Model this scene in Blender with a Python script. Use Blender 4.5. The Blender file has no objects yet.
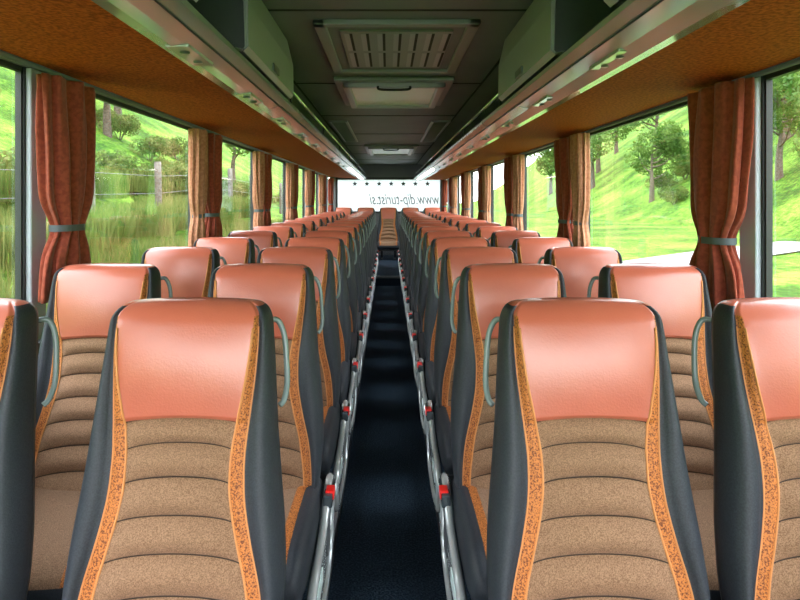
import bpy, bmesh, math, random
from mathutils import Vector, noise
random.seed(7)
sc=bpy.context.scene
H=1.35
# ---------------------------------------------------------------- materials
def new_mat(name):
    m=bpy.data.materials.new(name); m.use_nodes=True
    nt=m.node_tree; b=nt.nodes['Principled BSDF']
    return m,nt,b
def mat(name,col,rough=.5,metal=0,spec=.5,col2=None,scale=50,bump=0,kind='noise',lo=.4,hi=.6,bscale=None,coat=0,sheen=0,bdist=.002,detail=5):
    m,nt,b=new_mat(name)
    b.inputs['Base Color'].default_value=(*col,1)
    b.inputs['Roughness'].default_value=rough
    b.inputs['Metallic'].default_value=metal
    b.inputs['Specular IOR Level'].default_value=spec
    b.inputs['Coat Weight'].default_value=coat
    b.inputs['Coat Roughness'].default_value=.24
    b.inputs['Sheen Weight'].default_value=sheen
    tc=nt.nodes.new('ShaderNodeTexCoord')
    def tex(k,s):
        if k=='voronoi':
            t=nt.nodes.new('ShaderNodeTexVoronoi'); t.inputs['Scale'].default_value=s
            t.inputs['Randomness'].default_value=1
            o=t.outputs['Distance']
        else:
            t=nt.nodes.new('ShaderNodeTexNoise'); t.inputs['Scale'].default_value=s; t.inputs['Detail'].default_value=detail
            o=t.outputs['Fac']
        nt.links.new(tc.outputs['Object'],t.inputs['Vector'])
        return o
    o=tex(kind,scale)
    if col2:
        r=nt.nodes.new('ShaderNodeValToRGB')
        r.color_ramp.elements[0].position=lo; r.color_ramp.elements[0].color=(*col,1)
        r.color_ramp.elements[1].position=hi; r.color_ramp.elements[1].color=(*col2,1)
        nt.links.new(o,r.inputs['Fac']); nt.links.new(r.outputs['Color'],b.inputs['Base Color'])
    if bump:
        bo=tex(kind,bscale) if bscale else o
        bn=nt.nodes.new('ShaderNodeBump'); bn.inputs['Strength'].default_value=bump; bn.inputs['Distance'].default_value=bdist
        nt.links.new(bo,bn.inputs['Height']); nt.links.new(bn.outputs['Normal'],b.inputs['Normal'])
    return m
M={}
M['leather']=mat('salmon_leather',(.56,.145,.085),.30,spec=.6,col2=(.49,.120,.070),scale=6,bump=.22,bscale=220,lo=.35,hi=.7,coat=.35)
M['cloth']=mat('brown_tweed',(.335,.198,.118),.9,spec=.12,col2=(.185,.104,.060),scale=420,lo=.36,hi=.64,sheen=.08,detail=1)
M['seam']=mat('dark_seam',(.035,.02,.013),.9)
M['band']=mat('orange_speckle',(.56,.19,.045),.6,spec=.3,col2=(.15,.042,.014),scale=290,lo=.46,hi=.60)
M['piping']=mat('orange_piping',(.62,.25,.075),.6,scale=100)
M['bolster']=mat('charcoal_side_cloth',(.020,.025,.033),.55,spec=.4,col2=(.030,.037,.047),scale=300,bump=.2)
M['shell']=mat('dark_seat_shell',(.02,.023,.026),.4)
M['handle']=mat('sage_plastic',(.20,.26,.26),.25)
M['frame']=mat('silver_trim',(.66,.72,.73),.16,metal=.5,spec=.7)
M['panel']=mat('console_plastic',(.04,.055,.065),.25)
M['red']=mat('red_button',(.85,.02,.015),.3)
M['label']=mat('pale_label',(.65,.80,.78),.3)
M['leg']=mat('leg_metal',(.05,.055,.06),.4,metal=.6)
M['carpet']=mat('navy_carpet',(.008,.017,.030),.95,spec=.1,col2=(.040,.064,.092),scale=140,bump=.8,lo=.42,hi=.64,detail=3)
M['ceil']=mat('sage_ceiling',(.175,.195,.20),.55,col2=(.158,.175,.180),scale=3,bump=.15,bscale=300)
M['ceilp']=mat('sage_ceiling_panel',(.26,.28,.285),.42)
M['dark']=mat('dark_gap',(.012,.016,.017),.7)
M['bin_end']=mat('bin_end_grey',(.082,.092,.10),.4)
M['bin']=mat('bin_face',(.35,.36,.39),.32)
M['orange']=mat('orange_soffit',(.52,.100,.020),.75,spec=.08,col2=(.26,.045,.010),scale=85,lo=.40,hi=.62,bump=.2)
M['psu']=mat('silver_strip',(.42,.44,.465),.14,metal=.4,spec=.7)
M['psud']=mat('silver_strip_dark',(.12,.14,.145),.3,metal=.3)
M['wall']=mat('wall_grey',(.20,.21,.22),.7,col2=(.16,.17,.18),scale=40)
M['pillar']=mat('pillar_grey',(.46,.53,.60),.45)
M['rubber']=mat('black_rubber',(.02,.023,.025),.5)
M['curt']=mat('rust_curtain',(.33,.070,.038),.8,spec=.15,col2=(.24,.047,.026),scale=60,bump=.2,sheen=.2)
M['curt2']=mat('peach_curtain',(.54,.25,.15),.8,spec=.15,col2=(.42,.18,.105),scale=60,bump=.2,sheen=.2)
M['strap']=mat('curtain_strap',(.10,.12,.14),.7)
M['chrome']=mat('chrome',(.7,.72,.72),.15,metal=1)
M['lens']=mat('frosted_lens',(.82,.88,.88),.25)
M['bark']=mat('bark',(.07,.05,.035),.9,col2=(.13,.10,.08),scale=9,bump=.8)
M['post']=mat('weathered_wood',(.09,.075,.06),.9,col2=(.15,.135,.12),scale=9,bump=.5)
M['path']=mat('gravel',(.22,.22,.225),.9,col2=(.17,.17,.175),scale=5)
M['decal']=mat('decal_grey',(.06,.065,.07),.8,spec=.1)
M['decal2']=mat('decal_mid_grey',(.14,.145,.155),.8,spec=.1)
GK=.29
def leafmat(n,c1,c2,s):
    c1=[c*GK for c in c1]; c2=[c*GK for c in c2]
    m,nt,b=new_mat(n)
    tc=nt.nodes.new('ShaderNodeTexCoord'); t=nt.nodes.new('ShaderNodeTexNoise'); t.inputs['Scale'].default_value=s
    nt.links.new(tc.outputs['Object'],t.inputs['Vector'])
    r=nt.nodes.new('ShaderNodeValToRGB'); r.color_ramp.elements[0].position=.35; r.color_ramp.elements[1].position=.65
    r.color_ramp.elements[0].color=(*c1,1); r.color_ramp.elements[1].color=(*c2,1)
    nt.links.new(t.outputs['Fac'],r.inputs['Fac']); nt.links.new(r.outputs['Color'],b.inputs['Base Color'])
    b.inputs['Roughness'].default_value=.7; b.inputs['Specular IOR Level'].default_value=.2
    tr=nt.nodes.new('ShaderNodeBsdfTranslucent'); nt.links.new(r.outputs['Color'],tr.inputs['Color'])
    mx=nt.nodes.new('ShaderNodeMixShader'); mx.inputs[0].default_value=.45
    out=nt.nodes['Material Output']
    nt.links.new(b.outputs[0],mx.inputs[1]); nt.links.new(tr.outputs[0],mx.inputs[2]); nt.links.new(mx.outputs[0],out.inputs['Surface'])
    return m
M['leaf']=leafmat('tree_leaves',(.14,.36,.05),(.48,.72,.16),.8)
M['bush']=leafmat('bush_leaves',(.16,.34,.06),(.58,.62,.18),1.2)
M['blade']=leafmat('grass_blades',(.24,.44,.07),(.66,.74,.22),.7)
def grassmat():
    m,nt,b=new_mat('meadow_grass')
    geo=nt.nodes.new('ShaderNodeNewGeometry')
    def n(s,d=4):
        t=nt.nodes.new('ShaderNodeTexNoise'); t.inputs['Scale'].default_value=s; t.inputs['Detail'].default_value=d
        nt.links.new(geo.outputs['Position'],t.inputs['Vector']); return t.outputs['Fac']
    r=nt.nodes.new('ShaderNodeValToRGB'); e=r.color_ramp.elements
    e[0].position=.40; e[0].color=(.08*GK,.24*GK,.03*GK,1); e[1].position=.60; e[1].color=(.56*GK,.86*GK,.13*GK,1)
    x=e.new(.5); x.color=(.25*GK,.55*GK,.05*GK,1)
    a=nt.nodes.new('ShaderNodeMath'); a.operation='MULTIPLY_ADD'; a.inputs[1].default_value=.5
    nt.links.new(n(3.5,8),a.inputs[0])
    c=nt.nodes.new('ShaderNodeMath'); c.operation='MULTIPLY'; c.inputs[1].default_value=.5
    nt.links.new(n(.25,4),c.inputs[0]); nt.links.new(c.outputs[0],a.inputs[2])
    nt.links.new(a.outputs[0],r.inputs['Fac']); nt.links.new(r.outputs['Color'],b.inputs['Base Color'])
    b.inputs['Roughness'].default_value=.95; b.inputs['Specular IOR Level'].default_value=.1
    bn=nt.nodes.new('ShaderNodeBump'); bn.inputs['Strength'].default_value=.8; bn.inputs['Distance'].default_value=.3
    nt.links.new(n(6,8),bn.inputs['Height']); nt.links.new(bn.outputs['Normal'],b.inputs['Normal'])
    return m
M['grass']=grassmat()
def glassmat(name,tint,refl):
    m,nt,b=new_mat(name); nt.nodes.remove(b)
    t=nt.nodes.new('ShaderNodeBsdfTransparent'); t.inputs[0].default_value=(*tint,1)
    g=nt.nodes.new('ShaderNodeBsdfGlossy'); g.inputs['Roughness'].default_value=.03
    f=nt.nodes.new('ShaderNodeFresnel'); f.inputs['IOR'].default_value=1.45
    mu=nt.nodes.new('ShaderNodeMath'); mu.operation='MULTIPLY'; mu.inputs[1].default_value=refl
    nt.links.new(f.outputs[0],mu.inputs[0])
    mx=nt.nodes.new('ShaderNodeMixShader'); nt.links.new(mu.outputs[0],mx.inputs[0])
    nt.links.new(t.outputs[0],mx.inputs[1]); nt.links.new(g.outputs[0],mx.inputs[2])
    nt.links.new(mx.outputs[0],nt.nodes['Material Output'].inputs['Surface'])
    return m
M['glass']=glassmat('coach_glass',(.98,1,.99),.22)
def whiteoutmat():  # translucent white added to the rear pane, stands in for overexposed sky
    m,nt,b=new_mat('white_window_film'); nt.nodes.remove(b)
    t=nt.nodes.new('ShaderNodeBsdfTranslucent'); t.inputs[0].default_value=(.54,.56,.58,1)
    g=nt.nodes.new('ShaderNodeBsdfTransparent'); g.inputs[0].default_value=(.4,.4,.4,1)
    mx=nt.nodes.new('ShaderNodeMixShader'); mx.inputs[0].default_value=.12
    nt.links.new(t.outputs[0],mx.inputs[1]); nt.links.new(g.outputs[0],mx.inputs[2])
    nt.links.new(mx.outputs[0],nt.nodes['Material Output'].inputs['Surface'])
    return m
M['whiteout']=whiteoutmat()
def emat(name,col,s):
    m,nt,b=new_mat(name); b.inputs['Emission Color'].default_value=(*col,1); b.inputs['Emission Strength'].default_value=s
    b.inputs['Base Color'].default_value=(.8,.8,.8,1); return m
M['glow']=emat('reflection_glow_strip',(1,.95,.86),6)  # added emission, stands in for rear-window reflection and helps light the interior

# ---------------------------------------------------------------- mesh helper
class MB:
    def __init__(s): s.v=[]; s.f=[]; s.m=[]; s.mats=[]; s.sm=[]
    def mi(s,k):
        if k not in s.mats: s.mats.append(k)
        return s.mats.index(k)
    def face(s,idx,k,smooth=True):
        s.f.append(tuple(idx)); s.m.append(s.mi(k)); s.sm.append(smooth)
    def add(s,verts):
        b=len(s.v); s.v.extend(verts); return b
    def box(s,x0,x1,y0,y1,z0,z1,k,bev=0):
        if x0>x1: x0,x1=x1,x0
        if bev>0:
            bm=bmesh.new(); bmesh.ops.create_cube(bm,size=1)
            for v in bm.verts:
                v.co=Vector(((x0+x1)/2+v.co.x*(x1-x0),(y0+y1)/2+v.co.y*(y1-y0),(z0+z1)/2+v.co.z*(z1-z0)))
            bmesh.ops.bevel(bm,geom=list(bm.edges),offset=bev,segments=3,affect='EDGES',profile=.6)
            bm.verts.index_update(); b=s.add([tuple(v.co) for v in bm.verts])
            for f in bm.faces: s.face([b+v.index for v in f.verts],k,False)
            bm.free(); return
        b=s.add([(x,y,z) for x in (x0,x1) for y in (y0,y1) for z in (z0,z1)])
        for q in ((0,1,3,2),(4,6,7,5),(0,4,5,1),(2,3,7,6),(0,2,6,4),(1,5,7,3)): s.face([b+i for i in q],k,False)
    def prism(s,pts,y0,y1,ks,smooth=False):
        n=len(pts); b=s.add([(p[0],y0,p[1]) for p in pts]+[(p[0],y1,p[1]) for p in pts])
        for i in range(n):
            j=(i+1)%n; k=ks[i] if isinstance(ks,(list,tuple)) else ks
            s.face((b+i,b+j,b+n+j,b+n+i),k,smooth)
        k=ks[-1] if isinstance(ks,(list,tuple)) else ks
        s.face([b+i for i in range(n)][::-1],k,False); s.face([b+n+i for i in range(n)],k,False)
    def prismx(s,pts,x0,x1,k):
        n=len(pts); b=s.add([(x0,p[0],p[1]) for p in pts]+[(x1,p[0],p[1]) for p in pts])
        for i in range(n):
            j=(i+1)%n; s.face((b+i,b+j,b+n+j,b+n+i),k,False)
        s.face([b+i for i in range(n)][::-1],k,False); s.face([b+n+i for i in range(n)],k,False)
    def tube(s,pts,r,k,n=8,closed=False,sub=6):
        P=[Vector(p) for p in pts]
        if sub>1 and len(P)>2:
            Q=[]; N=len(P)
            rng=range(N if closed else N-1)
            for i in rng:
                if closed: a,b_,c,d=P[i-1],P[i],P[(i+1)%N],P[(i+2)%N]
                else: a,b_,c,d=P[max(i-1,0)],P[i],P[i+1],P[min(i+2,N-1)]
                for t in range(sub):
                    t/=sub
                    Q.append(.5*((2*b_)+(c-a)*t+(2*a-5*b_+4*c-d)*t*t+(3*b_-a-3*c+d)*t**3))
            if not closed: Q.append(P[-1])
            P=Q
        N=len(P); rings=[]; up=None
        for i in range(N):
            if closed: t=P[(i+1)%N]-P[i-1]
            else: t=P[min(i+1,N-1)]-P[max(i-1,0)]
            t.normalize()
            if up is None:
                up=Vector((0,0,1)) if abs(t.z)<.9 else Vector((1,0,0))
            u=(up-t*up.dot(t)).normalized(); up=u; w=t.cross(u)
            rr=r(i/(N-1)) if callable(r) else r
            rings.append(s.add([tuple(P[i]+rr*(u*math.cos(2*math.pi*j/n)+w*math.sin(2*math.pi*j/n))) for j in range(n)]))
        for i in range(N if closed else N-1):
            a=rings[i]; b_=rings[(i+1)%N]
            for j in range(n): s.face((a+j,a+(j+1)%n,b_+(j+1)%n,b_+j),k)
        if not closed:
            s.face([rings[0]+j for j in range(n)][::-1],k); s.face([rings[-1]+j for j in range(n)],k)
    def mesh(s,name,fix=True):
        me=bpy.data.meshes.new(name); me.from_pydata(s.v,[],s.f)
        for k in s.mats: me.materials.append(M[k])
        me.polygons.foreach_set('material_index',s.m); me.polygons.foreach_set('use_smooth',s.sm)
        if fix:
            bm=bmesh.new(); bm.from_mesh(me); bmesh.ops.recalc_face_normals(bm,faces=bm.faces); bm.to_mesh(me); bm.free()
        me.update(); return me
    def obj(s,name,loc=(0,0,0),fix=True):
        return place(s.mesh(name,fix),name,loc)
def place(me,name,loc=(0,0,0),rot=0,scale=1):
    o=bpy.data.objects.new(name,me); sc.collection.objects.link(o); o.location=loc; o.rotation_euler=(0,0,rot)
    o.scale=(scale,)*3 if not isinstance(scale,tuple) else scale
    return o
def interp(tab,z):
    if z<=tab[0][0]: return tab[0][1]
    for (a,va),(b,vb) in zip(tab,tab[1:]):
        if z<=b:
            t=(z-a)/(b-a); return va+(vb-va)*t
    return tab[-1][1]
def smoothtab(tab,n=60):
    z0,z1=tab[0][0],tab[-1][0]
    raw=[(z0+(z1-z0)*i/n) for i in range(n+1)]
    vals=[interp(tab,z) for z in raw]
    for _ in range(6):
        vals=[vals[0]]+[(vals[i-1]+2*vals[i]+vals[i+1])/4 for i in range(1,n)]+[vals[-1]]
    return list(zip(raw,vals))
# ---------------------------------------------------------------- seat
HW=smoothtab([(.40,.200),(.50,.213),(.60,.220),(.70,.215),(.80,.203),(.90,.192),(1.0,.184),(1.08,.177),(1.12,.172)])
BO=smoothtab([(.40,.187),(.50,.188),(.58,.178),(.66,.154),(.74,.137),(.82,.134),(.90,.140),(1.0,.149),(1.08,.153),(1.12,.151)])
BW=smoothtab([(.40,.018),(.55,.028),(.75,.030),(.90,.024),(1.0,.015),(1.12,.007)])
SEAMS=[.833,.762,.691,.620,.549,.480]
ARCH=[(.40,.0),(.47,.034),(.6,.052),(.8,.046),(.88,.028),(.92,.014),(.98,.006),(1.2,.004)]
ZT=1.148; ZL=.898
def headf(z):
    if z<ZL: return 0
    return .008*min(1,(z-ZL)/.012)+.020*math.sin(math.pi*min(1,(z-ZL)/.30))
def build_seat(mirror,aisle):
    mb=MB()
    zs=set([round(.40+i*.0125,4) for i in range(58)])
    for s_ in SEAMS:
        for d in (-.008,-.004,-.0014,.0014,.004,.008): zs.add(round(s_+d,4))
    for d in (-.008,-.003,0,.003,.008,.012,.018): zs.add(round(ZL+d,4))
    zs=sorted(z for z in zs if z<1.105)
    zs+=[1.108+.04*math.sin(math.pi/2*i/8) for i in range(9)]
    loops=[]; meta=None
    NC=11; NB=4; NS=8; NK=6
    for z in zs:
        tt=max(0,(z-1.108)/.04); cr=math.sqrt(max(0,1-min(1,tt)**2))
        hw=interp(HW,min(z,1.12)); hw=hw-.040*(1-cr) 
        bo=min(interp(BO,min(z,1.12)),hw*.93); 
        if z>1.1: bo=min(bo,hw*.90)
        bi=bo-interp(BW,min(z,1.12))
        yc=-(1.10-z)*.21
        th=.25+.75*cr
        sm=0
        if z<ZL-.001:
            prev=[ZL]+SEAMS
            d=min(abs(z-s_) for s_ in prev)
            sm=.028*min(1,d/.0355)**.5-.015
        head=headf(z)
        lumb=.012*math.exp(-((z-.66)/.13)**2)
        pts=[]
        for i in range(NC):
            t=i/(NC-1); x=bi*t
            y=-(.050+head*(1-.25*t*t)+lumb*(1-t*t)+sm*(1-t**6)); pts.append((x,y,'c'))
        for i in range(1,NB):
            t=i/(NB-1); x=bi+(bo-bi)*t
            pts.append((x,-(.050+head*.75*(1-t)+.006*math.sin(math.pi*t)),'b'))
        bf=.030 if z<.9 else .030-.016*min(1,(z-.9)/.15)
        for i in range(1,NS+1):
            p=i/NS; x=bo+(hw-bo)*math.sin(p*math.pi/2)
            y=-((.050+bf*math.sin(math.pi*min(1,p*1.15)))*max(0,math.cos(p*math.pi/2))**.5); pts.append((x,y,'s'))
        for i in range(1,NK+1):
            q=i/NK*math.pi/2
            pts.append((hw*math.cos(q)**.6 if i<NK else 0,.045*math.sin(q)**.8,'k'))
        arch=interp(ARCH,z)
        def P(x,y): 
            return (x,yc+y*th,z+arch*(1-min(1,(x/hw))**2 if hw>0 else 0))
        R=[P(x,y) for x,y,_ in pts]; L=[P(-x,y) for x,y,_ in pts[1:-1]][::-1]
        tags=[t for _,_,t in pts]
        full=R+L; meta=tags
        loops.append(mb.add(full)); n=len(full)
    tags=meta; m_=len(tags)
    def tag(i):
        if i<m_-1: return tags[i+1]
        k=n-i-1
        return tags[k+1]
    for r in range(len(zs)-1):
        zm=(zs[r]+zs[r+1])/2
        isseam=any(abs(zm-s_)<.0013 for s_ in SEAMS)
        for i in range(n):
            j=(i+1)%n; t=tag(i)
            if t=='c': k='leather' if zm>ZL else ('seam' if isseam or zm>ZL-.003 else 'cloth')
            elif t=='b':
                k='leather' if zm>1.12 else 'band'
            elif t=='s': k='leather' if zm>1.14 else 'bolster'
            else: k='shell'
            mb.face((loops[r]+i,loops[r]+j,loops[r+1]+j,loops[r+1]+i),k)
    mb.face([loops[0]+i for i in range(n)],'shell'); mb.face([loops[-1]+i for i in range(n)],'leather')
    for sgn in (-1,1):
        for which in (0,1):
            pts=[]
            for i in range(24):
                z=.41+i*(1.10-.41)/23; bo=interp(BO,z); x=bo-(interp(BW,z) if which==0 else 0)
                hw=interp(HW,z)
                arch=interp(ARCH,z)
                pts.append((sgn*x,-(1.10-z)*.21-.0505-(headf(z)*.75 if which==0 else 0),z+arch*(1-(x/hw)**2)))
            mb.tube(pts,.0026,'piping',n=6,sub=2)
    ys=[-.10,-.14,-.20,-.26,-.32,-.38,-.44,-.50,-.54,-.57,-.59,-.60]; loops=[]
    for y in ys:
        t=max(0,(-.50-y)/.10); cr=math.sqrt(max(0,1-t*t*.98))
        hw=.218-.02*(1-cr); zt=.465+.012*math.sin(math.pi*min(1,(-.1-y)/.5)); zb=.335; zc=(zt+zb)/2; hh=(zt-zb)/2*(.25+.75*cr)
        bo=.172; bi=.146
        if t>0: zc-= .012*(1-cr)
        pts=[]
        for i in range(6): 
            u=i/5; pts.append((bi*u,hh-.006*(1-u*u),'cloth'))
        for u in (.5,1): pts.append((bi+(bo-bi)*u,hh+.004*math.sin(math.pi*u),'band'))
        for i in range(1,7):
            a=i/6*math.pi/2; pts.append((bo+(hw-bo)*math.sin(a),hh*(.35+.65*math.cos(a))+.012*math.sin(2*a),'bolster'))
        pts.append((hw,-hh*.5,'bolster')); pts.append((hw-.015,-hh,'bolster')); pts.append((0,-hh,'shell'))
        R=[(x,y,zc+z) for x,z,_ in pts]; L=[(-x,y,zc+z) for x,z,_ in pts[1:-1]][::-1]
        tg=[t_ for _,_,t_ in pts]; loops.append(mb.add(R+L)); n=len(R+L)
    for r in range(len(ys)-1):
        for i in range(n):
            j=(i+1)%n; k=tg[i+1] if i<len(tg)-1 else tg[n-i]
            mb.face((loops[r]+i,loops[r]+j,loops[r+1]+j,loops[r+1]+i),k)
    mb.face([loops[0]+i for i in range(n)],'shell'); mb.face([loops[-1]+i for i in range(n)],'bolster')
    mb.tube([(.150,.040,1.095),(.174,.050,1.095),(.190,.050,1.06),(.197,.040,1.0),(.200,.028,.955),(.196,.012,.925),(.188,.002,.915)],.0065,'handle',n=8)
    mb.box(-.20,.20,-.55,-.12,.300,.336,'leg',.006)
    for sx in (-.13,.13):
        mb.prismx([(-.50,.315),(-.14,.315),(-.22,.16),(-.16,.132),(-.16,.12),(-.50,.12),(-.50,.132),(-.42,.16)],sx-.02,sx+.02,'leg')
    if aisle:
        prof=[(-.575,.225),(-.60,.26),(-.60,.31),(-.575,.350),(-.50,.372),(-.36,.380),(-.24,.40),(-.17,.442),(-.10,.458),(-.05,.44),(-.035,.39),(-.05,.30),(-.10,.225),(-.20,.195),(-.40,.195)]
        mb.prismx(prof,.2195,.236,'panel')
        mb.tube([(.236,a,b) for a,b in prof],.0125,'frame',n=10,closed=True,sub=4)
        ins=[(-.54,.265),(-.55,.305),(-.50,.338),(-.34,.346),(-.25,.358),(-.25,.265),(-.34,.240)]
        mb.prismx(ins,.2355,.241,'frame')
        ins=[(-.20,.26),(-.215,.36),(-.17,.405),(-.10,.415),(-.075,.38),(-.09,.29),(-.13,.245)]
        mb.prismx(ins,.2355,.240,'bin_end')
        mb.box(.228,.256,-.215,-.085,.418,.456,'panel',.006)
        mb.box(.233,.260,-.195,-.150,.435,.463,'red',.005)
        mb.box(.252,.258,-.135,-.10,.428,.445,'label',.001)
        mb.box(.240,.244,-.50,-.36,.285,.325,'label',.002)
    if mirror:
        mb.v=[(-x,y,z) for x,y,z in mb.v]; mb.f=[f[::-1] for f in mb.f]
    return mb.mesh('coach_seat')
SM={(m,a):build_seat(m,a) for m in (False,True) for a in (False,True)}
PITCH=.75; D0=1.38; NR=14; ZO=-.024
for r in range(NR):
    y=D0+r*PITCH
    for x,m,a in ((-.958,False,False),(-.430,False,True),(.421,True,True),(.898,True,False)):
        place(SM[(m,a)],'coach_seat',(x,y,ZO))
for x in (-.925,-.462,0,.452,.905):
    place(SM[(x>0,False)],'coach_seat',(x,12.75,.03))
# ---------------------------------------------------------------- shell
Y0,Y1=-1.8,13.35
XL,XR=-1.26,1.23
PZ=.12+ZO
mb=MB(); mb.box(XL-.05,XR+.05,Y0,Y1,-.08,0,'carpet')
for a,b in ((XL,-.212),(.212,XR)): mb.box(a,b,.2,12.1,0,PZ,'carpet',.004)
mb.box(-.212,.212,9.65,12.1,0,.15,'carpet')
mb.box(-.212,.212,9.635,9.652,.12,.155,'psud')
mb.box(-1.2,1.2,12.1,Y1-.02,.0,.15,'carpet')
for s_ in (-1,1):
    mb.box(s_*.205,s_*.213,.2,9.63,.0,PZ-.01,'rubber'); mb.box(s_*.200,s_*.222,.2,9.63,PZ-.012,PZ+.004,'frame',.003)
mb.obj('floor')
mb=MB(); mb.prism([(-.64,H+.742),(-.60,H+.75),(.60,H+.75),(.64,H+.742),(.66,H+.81),(-.66,H+.81)],Y0,Y1-.06,'ceil')
y=.9
while y<13: 
    mb.box(-.60,.60,y,y+.012,H+.746,H+.752,'dark'); y+=1.55
for s_ in (-1,1): mb.box(s_*.60-.006,s_*.60+.006,Y0,Y1-.06,H+.744,H+.752,'dark')
mb.obj('ceiling')
tn=1
for s_,X in ((-1,XL),(1,XR)):
    low=[(s_*.64,H+.742),(s_*.86,H+.70),(s_*1.13,H+.60),(X,H+.50)]
    mb=MB(); mb.prism(low+[(x+s_*.03,z+.07) for x,z in low][::-1],Y0,Y1-.06,'ceil'); mb.obj('trim_%d'%tn); tn+=1
pilR=[.28,2.13,4.0,5.8,7.6,9.4,11.2,12.95]
pilL=[.33,2.24,4.12,5.95,7.75,9.5,11.25,12.95]
wn=1
for nm,X,s_,pil in (('left',XL,-1,pilL),('right',XR,1,pilR)):
    zt=1.815 if s_<0 else 1.765
    mb=MB(); a,b=sorted((X,X+s_*.06))
    mb.box(a,b,Y0,Y1,-.08,.84,'wall')
    mb.box(a,b,Y0,Y1,zt,1.95,'wall')
    mb.obj('wall_'+nm)
    mb=MB(); a2,b2=sorted((X-s_*.03,X+s_*.05)); mb.box(a2,b2,Y0,Y1-.06,.80,.845,'psud',.008)
    for p in pil:
        a3,b3=sorted((X+s_*.002,X+s_*.05)); mb.box(a3,b3,p-.05,p+.05,.84,zt,'pillar',.008)
        a3,b3=sorted((X+s_*.02,X+s_*.052)); mb.box(a3,b3,p-.062,p+.062,.84,zt,'rubber')
    mb.obj('trim_%d'%tn); tn+=1
    edges=[Y0]+pil+[Y1-.05]
    for i in range(len(edges)-1):
        ya,yb=edges[i]+.063,edges[i+1]-.063
        if yb-ya<.3: continue
        g=MB()
        xg=X+s_*.035; g.box(xg-.003,xg+.003,ya,yb,.845,zt,'glass')
        fx=sorted((X+s_*.025,X+s_*.045))
        for q in ((ya,yb,.845,.865),(ya,yb,zt-.018,zt),(ya,ya+.008,.845,zt),(yb-.008,yb,.845,zt)):
            g.box(fx[0],fx[1],q[0],q[1],q[2],q[3],'rubber')
        g.obj('window_%d'%wn); wn+=1
mb=MB()
zr0,zr1=1.05,1.82
mb.box(XL,XR,Y1-.06,Y1,-.08,zr0,'wall'); mb.box(XL,XR,Y1-.06,Y1,zr1,2.12,'bin_end')
mb.box(XL,-1.13,Y1-.06,Y1,zr0,zr1,'wall'); mb.box(1.15,XR,Y1-.06,Y1,zr0,zr1,'wall')
mb.obj('wall_rear')
g=MB(); g.box(-1.13,1.15,Y1-.035,Y1-.03,zr0,zr1,'whiteout')  # added white sheet that makes the rear window read as blown-out sky
for q in ((-1.13,1.15,zr0,zr0+.04),(-1.13,1.15,zr1-.05,zr1),(-1.13,-1.09,zr0,zr1),(1.11,1.15,zr0,zr1)): g.box(q[0],q[1],Y1-.055,Y1-.02,q[2],q[3],'rubber')
g.obj('window_%d'%wn); wn+=1
mb=MB(); mb.box(XL,XR,Y0-.06,Y0,-.08,.55,'wall'); mb.box(XL,XR,Y0-.06,Y0,2.0,2.14,'wall'); mb.obj('wall_front')
g=MB(); g.box(XL+.02,XR-.02,Y0-.035,Y0-.03,.55,2.0,'glass'); g.obj('window_%d'%wn)
cu=bpy.data.curves.new('web_address_decal','FONT'); cu.body='www.dip-turist.si'; cu.size=.36; cu.align_x='CENTER'; cu.extrude=.001; cu.shear=.3
cu.materials.append(M['decal2'])
o=bpy.data.objects.new('web_address_decal',cu); sc.collection.objects.link(o)
o.location=(.36,Y1-.040,H-.11); o.rotation_euler=(math.pi/2,0,math.pi); o.scale=(.60,.95,1)
mb=MB()
for i in range(7):
    cx=-.72+i*.26; cz=H+.33; b=mb.add([(cx+(.06 if j%2==0 else .026)*math.sin(j*math.pi/5),Y1-.040,cz+(.06 if j%2==0 else .026)*math.cos(j*math.pi/5)) for j in range(10)])
    mb.face([b+j for j in range(10)],'decal',False)
mb.obj('star_decals')
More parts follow.
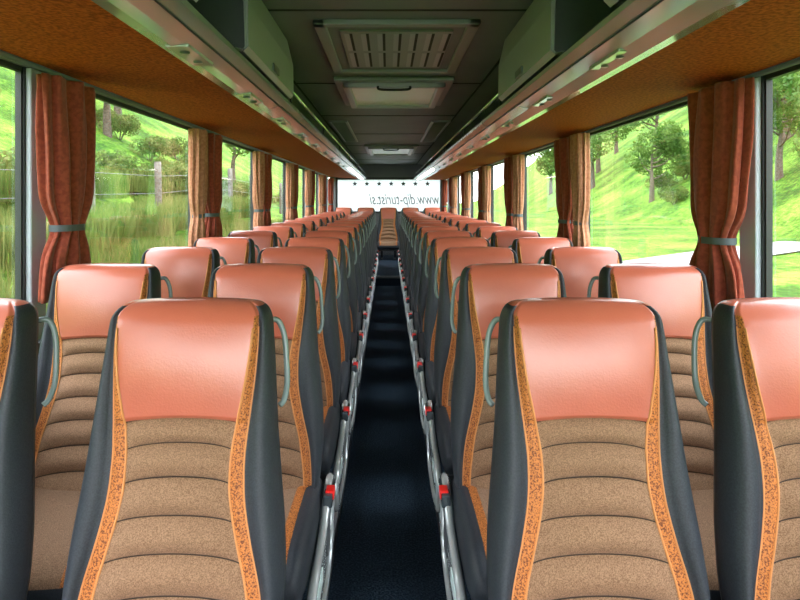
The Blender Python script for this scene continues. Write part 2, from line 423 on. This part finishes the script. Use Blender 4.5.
# ---------------------------------------------------------------- racks
def rack(side):
    s_=side
    if s_<0: A=(1.255,.475); B=(.63,.440); C=(.46,.442)
    else:    A=(1.225,.415); B=(.72,.415); C=(.53,.430)
    mb=MB()
    pts=[A,B,(B[0]-.005,B[1]-.022),(B[0]-.05,B[1]-.030),((B[0]+C[0])/2,C[1]-.028),(C[0]+.03,C[1]-.016),(C[0]+.004,C[1]),(C[0],C[1]+.012),(C[0]+.012,C[1]+.026),(C[0]+.04,C[1]+.024),(C[0]+.05,C[1]+.022),(A[0],A[1]+.06)]
    ks=['orange','psud','psu','psu','psu','psu','psu','psu','psu','bin_end','bin_end','bin_end']
    mb.prism([(s_*x,H+z) for x,z in pts],Y0+.02,Y1-.07,ks)
    mb.tube([(s_*(B[0]-.004),Y0+.02,H+B[1]-.004),(s_*(B[0]-.004),Y1-.07,H+B[1]-.004)],.006,'rubber',sub=1)
    mb.tube([(s_*(A[0]-.02),Y0+.02,H+A[1]-.008),(s_*(A[0]-.02),Y1-.07,H+A[1]-.008)],.010,'psud',sub=1)
    mb.tube([(s_*(C[0]+.035),Y0+.02,H+C[1]-.020),(s_*(C[0]+.035),Y1-.07,H+C[1]-.020)],.0025,'rubber',sub=1,n=6)
    for r in range(NR):
        y=D0-.35+r*PITCH; xm=(B[0]+C[0])/2+.02; zz=H+C[1]-.036
        mb.box(s_*(xm-.03),s_*(xm+.035),y-.12,y+.12,zz+.002,zz+.02,'psu',.004)
        for dy in (-.06,.06): mb.tube([(s_*xm,y+dy,zz-.002),(s_*xm,y+dy,zz+.01)],.014,'psud',n=12,sub=1)
    xr=C[0]+.012; mb.tube([(s_*xr,2.95,H+C[1]+.085),(s_*xr,Y1-.1,H+C[1]+.085)],.009,'chrome',sub=1)
    y=3.0
    while y<Y1-.15:
        mb.tube([(s_*xr,y,H+C[1]+.02),(s_*xr,y,H+C[1]+.085)],.006,'rubber',n=6,sub=1)
        y+=1.5
    mb.box(s_*(C[0]+.05),s_*(C[0]+.10),8.4,12.6,H+C[1]-.034,H+C[1]-.024,'glow')  # added glowing strip in place of the bright reflection on the silver band
    mb.obj('luggage_rack')
    c=C[0]-.008; zb=H+C[1]+.028
    y0,y1=(1.95,2.88)
    pf=[(c+.01,zb),(c-.004,zb+.012),(c,H+.62),(c+.03,H+.738),(c+.22,H+.715),(c+.22,zb+.07),(c+.18,zb+.045)]
    dp=[(c+.004,zb-.004),(c-.012,zb+.012),(c-.010,H+.62),(c+.018,H+.738),(c+.03,H+.738),(c+.002,H+.62),(c+.0,zb+.012)]
    for ya,yb in ((y0,y1),(.28,1.47)):
        b=MB()
        b.prism([(s_*x,z) for x,z in pf],ya+.01,yb-.01,'bin_end'); b.prism([(s_*x,z) for x,z in dp],ya,yb,'bin')
        b.tube([(s_*x,ya+.004,z) for x,z in pf],.005,'bin',n=6,closed=True,sub=1)
        b.box(s_*(c-.018),s_*(c-.004),(ya+yb)/2-.06,(ya+yb)/2+.06,zb+.02,zb+.05,'psud',.004)
        b.obj('luggage_bin')
rack(-1); rack(1)
def frame_box(mb,x0,x1,y0,y1,z0,z1,w,k,bev=.006):
    mb.box(x0,x1,y0,y0+w,z0,z1,k,bev); mb.box(x0,x1,y1-w,y1,z0,z1,k,bev)
    mb.box(x0,x0+w,y0,y1,z0,z1,k,bev); mb.box(x1-w,x1,y0,y1,z0,z1,k,bev)
CZ=H+.75; cx=.035
mb=MB(); x0,x1=cx-.35,cx+.35
frame_box(mb,x0,x1,2.58,3.6,CZ-.022,CZ,.05,'ceilp')
mb.box(x0+.03,x1-.03,2.6,3.58,CZ-.006,CZ,'ceil')
mb.box(x0+.10,x1-.10,2.72,3.46,CZ-.016,CZ-.003,'ceilp',.004)
for i in range(7):
    xx=x0+.13+i*.0735-.012
    for (ya,yb) in ((2.75,3.06),(3.11,3.43)):
        mb.box(xx,xx+.022,ya,yb,CZ-.018,CZ-.014,'bin'); mb.box(xx+.024,xx+.036,ya,yb,CZ-.0175,CZ-.014,'dark')
mb.obj('ceiling_air_vent')
def hatch(ya,yb):
    mb=MB(); x0,x1=cx-.37,cx+.37
    mb.box(x0,x1,ya,yb,CZ-.028,CZ,'ceilp',.012)
    frame_box(mb,x0+.05,x1-.05,ya+.06,yb-.06,CZ-.058,CZ-.022,.05,'bin',.012)
    mb.box(x0+.095,x1-.095,ya+.105,yb-.105,CZ-.040,CZ-.026,'lens',.004)
    mb.tube([(cx-.10,ya+.045,CZ-.055),(cx-.08,ya+.035,CZ-.075),(cx+.08,ya+.035,CZ-.075),(cx+.10,ya+.045,CZ-.055)],.008,'rubber')
    mb.obj('roof_hatch')
hatch(3.78,4.80); hatch(8.5,9.9)
for s_ in (-1,1):
    mb=MB(); a,b=sorted((cx*.3+s_*.40,cx*.3+s_*.585))
    frame_box(mb,a,b,5.9,8.0,CZ-.014,CZ,.025,'bin',.003); mb.box(a+.02,b-.02,5.92,7.98,CZ-.006,CZ,'dark')
    for i in range(20): mb.box(a+.02,b-.02,5.98+i*.1,6.02+i*.1,CZ-.011,CZ-.004,'ceilp')
    mb.obj('ceiling_side_vent')  # framed side vent with slats over a dark backing
# ---------------------------------------------------------------- curtains
def curtain(k,seed,ry=.19,rx=.042):
    rnd=random.Random(seed); mb=MB(); z0,z1=.98,1.775; NZ=44; NU=128; rings=[]
    ph=[rnd.random()*6.28 for _ in range(6)]; zt=1.235
    for i in range(NZ+1):
        z=z0+(z1-z0)*i/NZ
        d=abs(z-zt); pin=1-.42*math.exp(-(d/.07)**2)
        if z<zt: pin*=.80+.12*min(1,(zt-z)/.3)
        else: pin*=.84+.16*min(1,(z-zt)/.35)
        ring=[]
        for j in range(NU):
            a=2*math.pi*j/NU
            rip=1+.36*math.sin(9*a+ph[0]+.9*math.sin(z*5+ph[3]))+.13*math.sin(17*a+ph[1]+z*3)+.12*math.sin(5*a+ph[4]-z*6)
            ring.append(((rx*math.sin(a)*rip*(pin**.3)),(ry*math.cos(a)*(1+.22*(rip-1))*pin)+.012*math.sin(z*5+ph[2]),z))
        rings.append(mb.add(ring))
    for i in range(NZ):
        for j in range(NU): mb.face((rings[i]+j,rings[i]+(j+1)%NU,rings[i+1]+(j+1)%NU,rings[i+1]+j),k)
    mb.face([rings[0]+j for j in range(NU)],k,False); mb.face([rings[-1]+j for j in range(NU)],k,False)
    def ring(z): return mb.add([((rx+.006)*math.sin(2*math.pi*j/32)*1.0,(ry*.60)*math.cos(2*math.pi*j/32)*.90,z) for j in range(32)])
    a=ring(zt-.012); b=ring(zt+.012)
    for j in range(32): mb.face((a+j,a+(j+1)%32,b+(j+1)%32,b+j),'strap')
    return mb.mesh('window_curtain')
C1=[curtain('curt',s,.172) for s in (1,2,3)]; C2=[curtain('curt2',s,.10,.036) for s in (5,6)]
for s_,pil in ((-1,pilL),(1,pilR)):
    X=(XL if s_<0 else XR)-s_*.064
    for i,p in enumerate(pil):
        yy=p+.07
        if i==7: yy=p-.05
        place(C1[(i+(s_>0))%3],'window_curtain',(X,yy,.01 if s_<0 else -.03))
        if i>1 and i<7:
            place(C2[i%2],'window_curtain',(X,yy-.30,.01 if s_<0 else -.03))
# ---------------------------------------------------------------- exterior
def terr(x,y):
    n=noise.noise(Vector((x*.05,y*.05,0)))*1.2+noise.noise(Vector((x*.2,y*.2,3)))*.35
    if x<0:
        a=max(0,-x-3.2); z=-1.15+ .30*min(a,9)+.58*max(0,min(a,36)-9)+.30*max(0,a-36)
    else:
        a=max(0,x-3.5); h=max(0,a-19-.06*max(0,y-25)); z=-1.15+.02*min(a,16)+.66*min(h,40)+.25*max(0,h-40)
    f=min(1,max(0,(abs(x)-3.5)/8))
    if x>0: f=min(1,max(0,(abs(x)-22)/15))
    return z+n*f
mb=MB()
xs=[-110+i*4 for i in range(22)]+[-24+i*1.2 for i in range(40)]+[24+i*4 for i in range(24)]
ys=[-40+i*5 for i in range(7)]+[-5+i*2.0 for i in range(40)]+[76+i*9 for i in range(24)]
b=mb.add([(x,y,terr(x,y)) for x in xs for y in ys]); ny=len(ys)
for i in range(len(xs)-1):
    for j in range(ny-1): mb.face((b+i*ny+j,b+(i+1)*ny+j,b+(i+1)*ny+j+1,b+i*ny+j+1),'grass')
mb.obj('ground')
mb=MB(); P=[(3.5,17),(5.5,19),(8.2,21),(11,23.2),(14,25.5),(17,27.6),(19,29),(21.5,30.6)]
Q=[]
for i in range(len(P)-1):
    for t in range(5): Q.append((P[i][0]+(P[i+1][0]-P[i][0])*t/5,P[i][1]+(P[i+1][1]-P[i][1])*t/5))
L=[]
for i,(x,y) in enumerate(Q):
    L.append(mb.add([(x+dx,y-dx*1.1,terr(x+dx,y-dx*1.1)+.06) for dx in (-1.0,-.5,0,.5,1.0)]))
for i in range(len(L)-1):
    for j in range(4): mb.face((L[i]+j,L[i]+j+1,L[i+1]+j+1,L[i+1]+j),'path')
mb.obj('gravel_path')
def leaves(mb,c,r,n,k,size,rnd,flat=.8):
    for _ in range(n):
        d=Vector((rnd.gauss(0,1),rnd.gauss(0,1),rnd.gauss(0,1))).normalized(); rr=r*(.55+.45*rnd.random()**.5)
        p=Vector(c)+Vector((d.x*rr,d.y*rr,d.z*rr*flat))
        a=Vector((rnd.gauss(0,1),rnd.gauss(0,1),rnd.gauss(0,1))).normalized(); b_=a.orthogonal().normalized(); s_=size*(.6+.8*rnd.random())
        i=mb.add([tuple(p-a*s_),tuple(p+b_*s_*.45),tuple(p+a*s_),tuple(p-b_*s_*.45)]); mb.face((i,i+1,i+2,i+3),k,False)
def tree(seed):
    rnd=random.Random(seed); mb=MB()
    mb.tube([(0,0,-.5),(.05,.02,1.2),(-.05,.08,2.6),(.1,0,4.4)],lambda t:.20*(1-t)+.05,'bark',n=10)
    for i in range(9):
        a=rnd.random()*6.28; z=1.8+i*.33; l=1.3+rnd.random()*.9
        e=(math.cos(a)*l,math.sin(a)*l,z+.9+rnd.random()*.6)
        mb.tube([(0,0,z),(e[0]*.5,e[1]*.5,z+.3),e],lambda t:.07*(1-t)+.015,'bark',n=6,sub=3)
        leaves(mb,e,1.0+rnd.random()*.4,420,'leaf',.13,rnd)
    leaves(mb,(0,0,4.8),1.4,700,'leaf',.13,rnd)
    return mb.mesh('leafy_tree',False)
T=[tree(1),tree(2),tree(3)]
def bush(seed):
    rnd=random.Random(seed); mb=MB()
    for i in range(6):
        a=rnd.random()*6.28; mb.tube([(0,0,-.2),(math.cos(a)*.3,math.sin(a)*.3,.5),(math.cos(a)*.6,math.sin(a)*.6,1.0)],.02,'bark',n=5,sub=2)
        leaves(mb,(math.cos(a)*.55,math.sin(a)*.55,.6+rnd.random()*.4),.6,300,'bush',.07,rnd)
    return mb.mesh('bush',False)
Bm=[bush(4),bush(5)]
def tuft(seed):
    rnd=random.Random(seed); mb=MB()
    for _ in range(2600):
        x=rnd.uniform(-2,2); y=rnd.uniform(-2,2); h=rnd.uniform(.2,.75); a=rnd.random()*6.28; w=.012
        lx,ly=rnd.gauss(0,.12),rnd.gauss(0,.12); zb=-.35
        i=mb.add([(x-w*math.cos(a),y-w*math.sin(a),zb),(x+w*math.cos(a),y+w*math.sin(a),zb),(x+lx*.5+w*math.cos(a),y+ly*.5+w*math.sin(a),h*.6),(x+lx,y+ly,h),(x+lx*.5-w*math.cos(a),y+ly*.5-w*math.sin(a),h*.6)])
        mb.face((i,i+1,i+2,i+3,i+4),'blade',False)
    return mb.mesh('tall_grass',False)
G=tuft(9)
rnd=random.Random(11)
for x,y,s_ in ((-16,13,1.1),(-21,20,1.4),(-26,32,1.5),(-19,42,1.3),(-24,55,1.6),(-30,14,1.6),(-34,46,1.8),(-15,60,1.2),(-31,22,1.7),(-36,32,2),(-29,64,1.8),(-40,60,2.2),
               (22.5,28,1.0),(25.5,33,1.2),(29,46,1.3),(36,56,1.6),(28,66,1.3),(39,70,1.7),(48,62,1.8),(40,92,1.9),(33,100,1.8),(52,82,2),(60,100,2.2),(34,130,2),(46,125,2),(24,27,1.0),
               (44,50,2),(50,62,2.2),(56,72,2.2),(46,76,2),(38,112,2),(64,86,2.4),(60,78,2.2),(66,100,2.4),(58,115,2.2),(70,130,2.4)):
    place(T[rnd.randrange(3)],'leafy_tree',(x,y,terr(x,y)),rnd.random()*6,s_)
for _ in range(40):
    x=-rnd.uniform(9.5,22); y=rnd.uniform(8,58); s_=rnd.uniform(.7,1.4); place(Bm[rnd.randrange(2)],'bush',(x,y,terr(x,y)),rnd.random()*6,s_)
for _ in range(8):
    x=rnd.uniform(27,42); y=rnd.uniform(38,80); place(Bm[rnd.randrange(2)],'bush',(x,y,terr(x,y)),rnd.random()*6,rnd.uniform(.9,1.6))
for i in range(8):
    for j in range(3):
        x=-5.5-j*3.3+rnd.uniform(-.4,.4); y=5+i*3.6; place(G,'tall_grass',(x,y,terr(x,y)+.05),rnd.random()*6)
mb=MB(); tops=[]
for i in range(9):
    x=-8.0; y=6.8+i*4.9; z=terr(x,y)
    mb.tube([(x,y,z-.4),(x+.03,y,z+1.0),(x,y,z+2.3)],.12,'post',n=9,sub=2); tops.append((x,y,z))
for h in (.6,1.2,1.8):
    mb.tube([(x,y,z+h) for x,y,z in tops],.009,'leg',n=5,sub=1)
mb.obj('wooden_fence')
# ---------------------------------------------------------------- light, camera
w=bpy.data.worlds.new('World'); sc.world=w; w.use_nodes=True; nt=w.node_tree; bg=nt.nodes['Background']
tc=nt.nodes.new('ShaderNodeTexCoord'); sp=nt.nodes.new('ShaderNodeSeparateXYZ'); nt.links.new(tc.outputs['Generated'],sp.inputs[0])
r=nt.nodes.new('ShaderNodeValToRGB'); r.color_ramp.elements[0].color=(1,.965,.96,1); r.color_ramp.elements[1].color=(.84,.89,1,1); r.color_ramp.elements[1].position=.8
nt.links.new(sp.outputs['Z'],r.inputs['Fac']); nt.links.new(r.outputs['Color'],bg.inputs['Color']); bg.inputs['Strength'].default_value=10.8
sl=bpy.data.lights.new('sun','SUN'); sl.energy=7; sl.angle=math.radians(8); sl.color=(1,.95,.88)
so=bpy.data.objects.new('sun',sl); sc.collection.objects.link(so); so.rotation_euler=(math.radians(-12),math.radians(10),0); so.location=(0,0,20)
cam=bpy.data.cameras.new('camera'); co=bpy.data.objects.new('camera',cam); sc.collection.objects.link(co)
co.location=(0,0,H); co.rotation_euler=(math.pi/2,0,0)
cam.lens=620/800*36; cam.sensor_width=36; cam.shift_x=.0145; cam.shift_y=-.126; cam.clip_start=.05; cam.clip_end=500
sc.camera=co
sc.view_settings.view_transform='Standard'; sc.view_settings.exposure=0
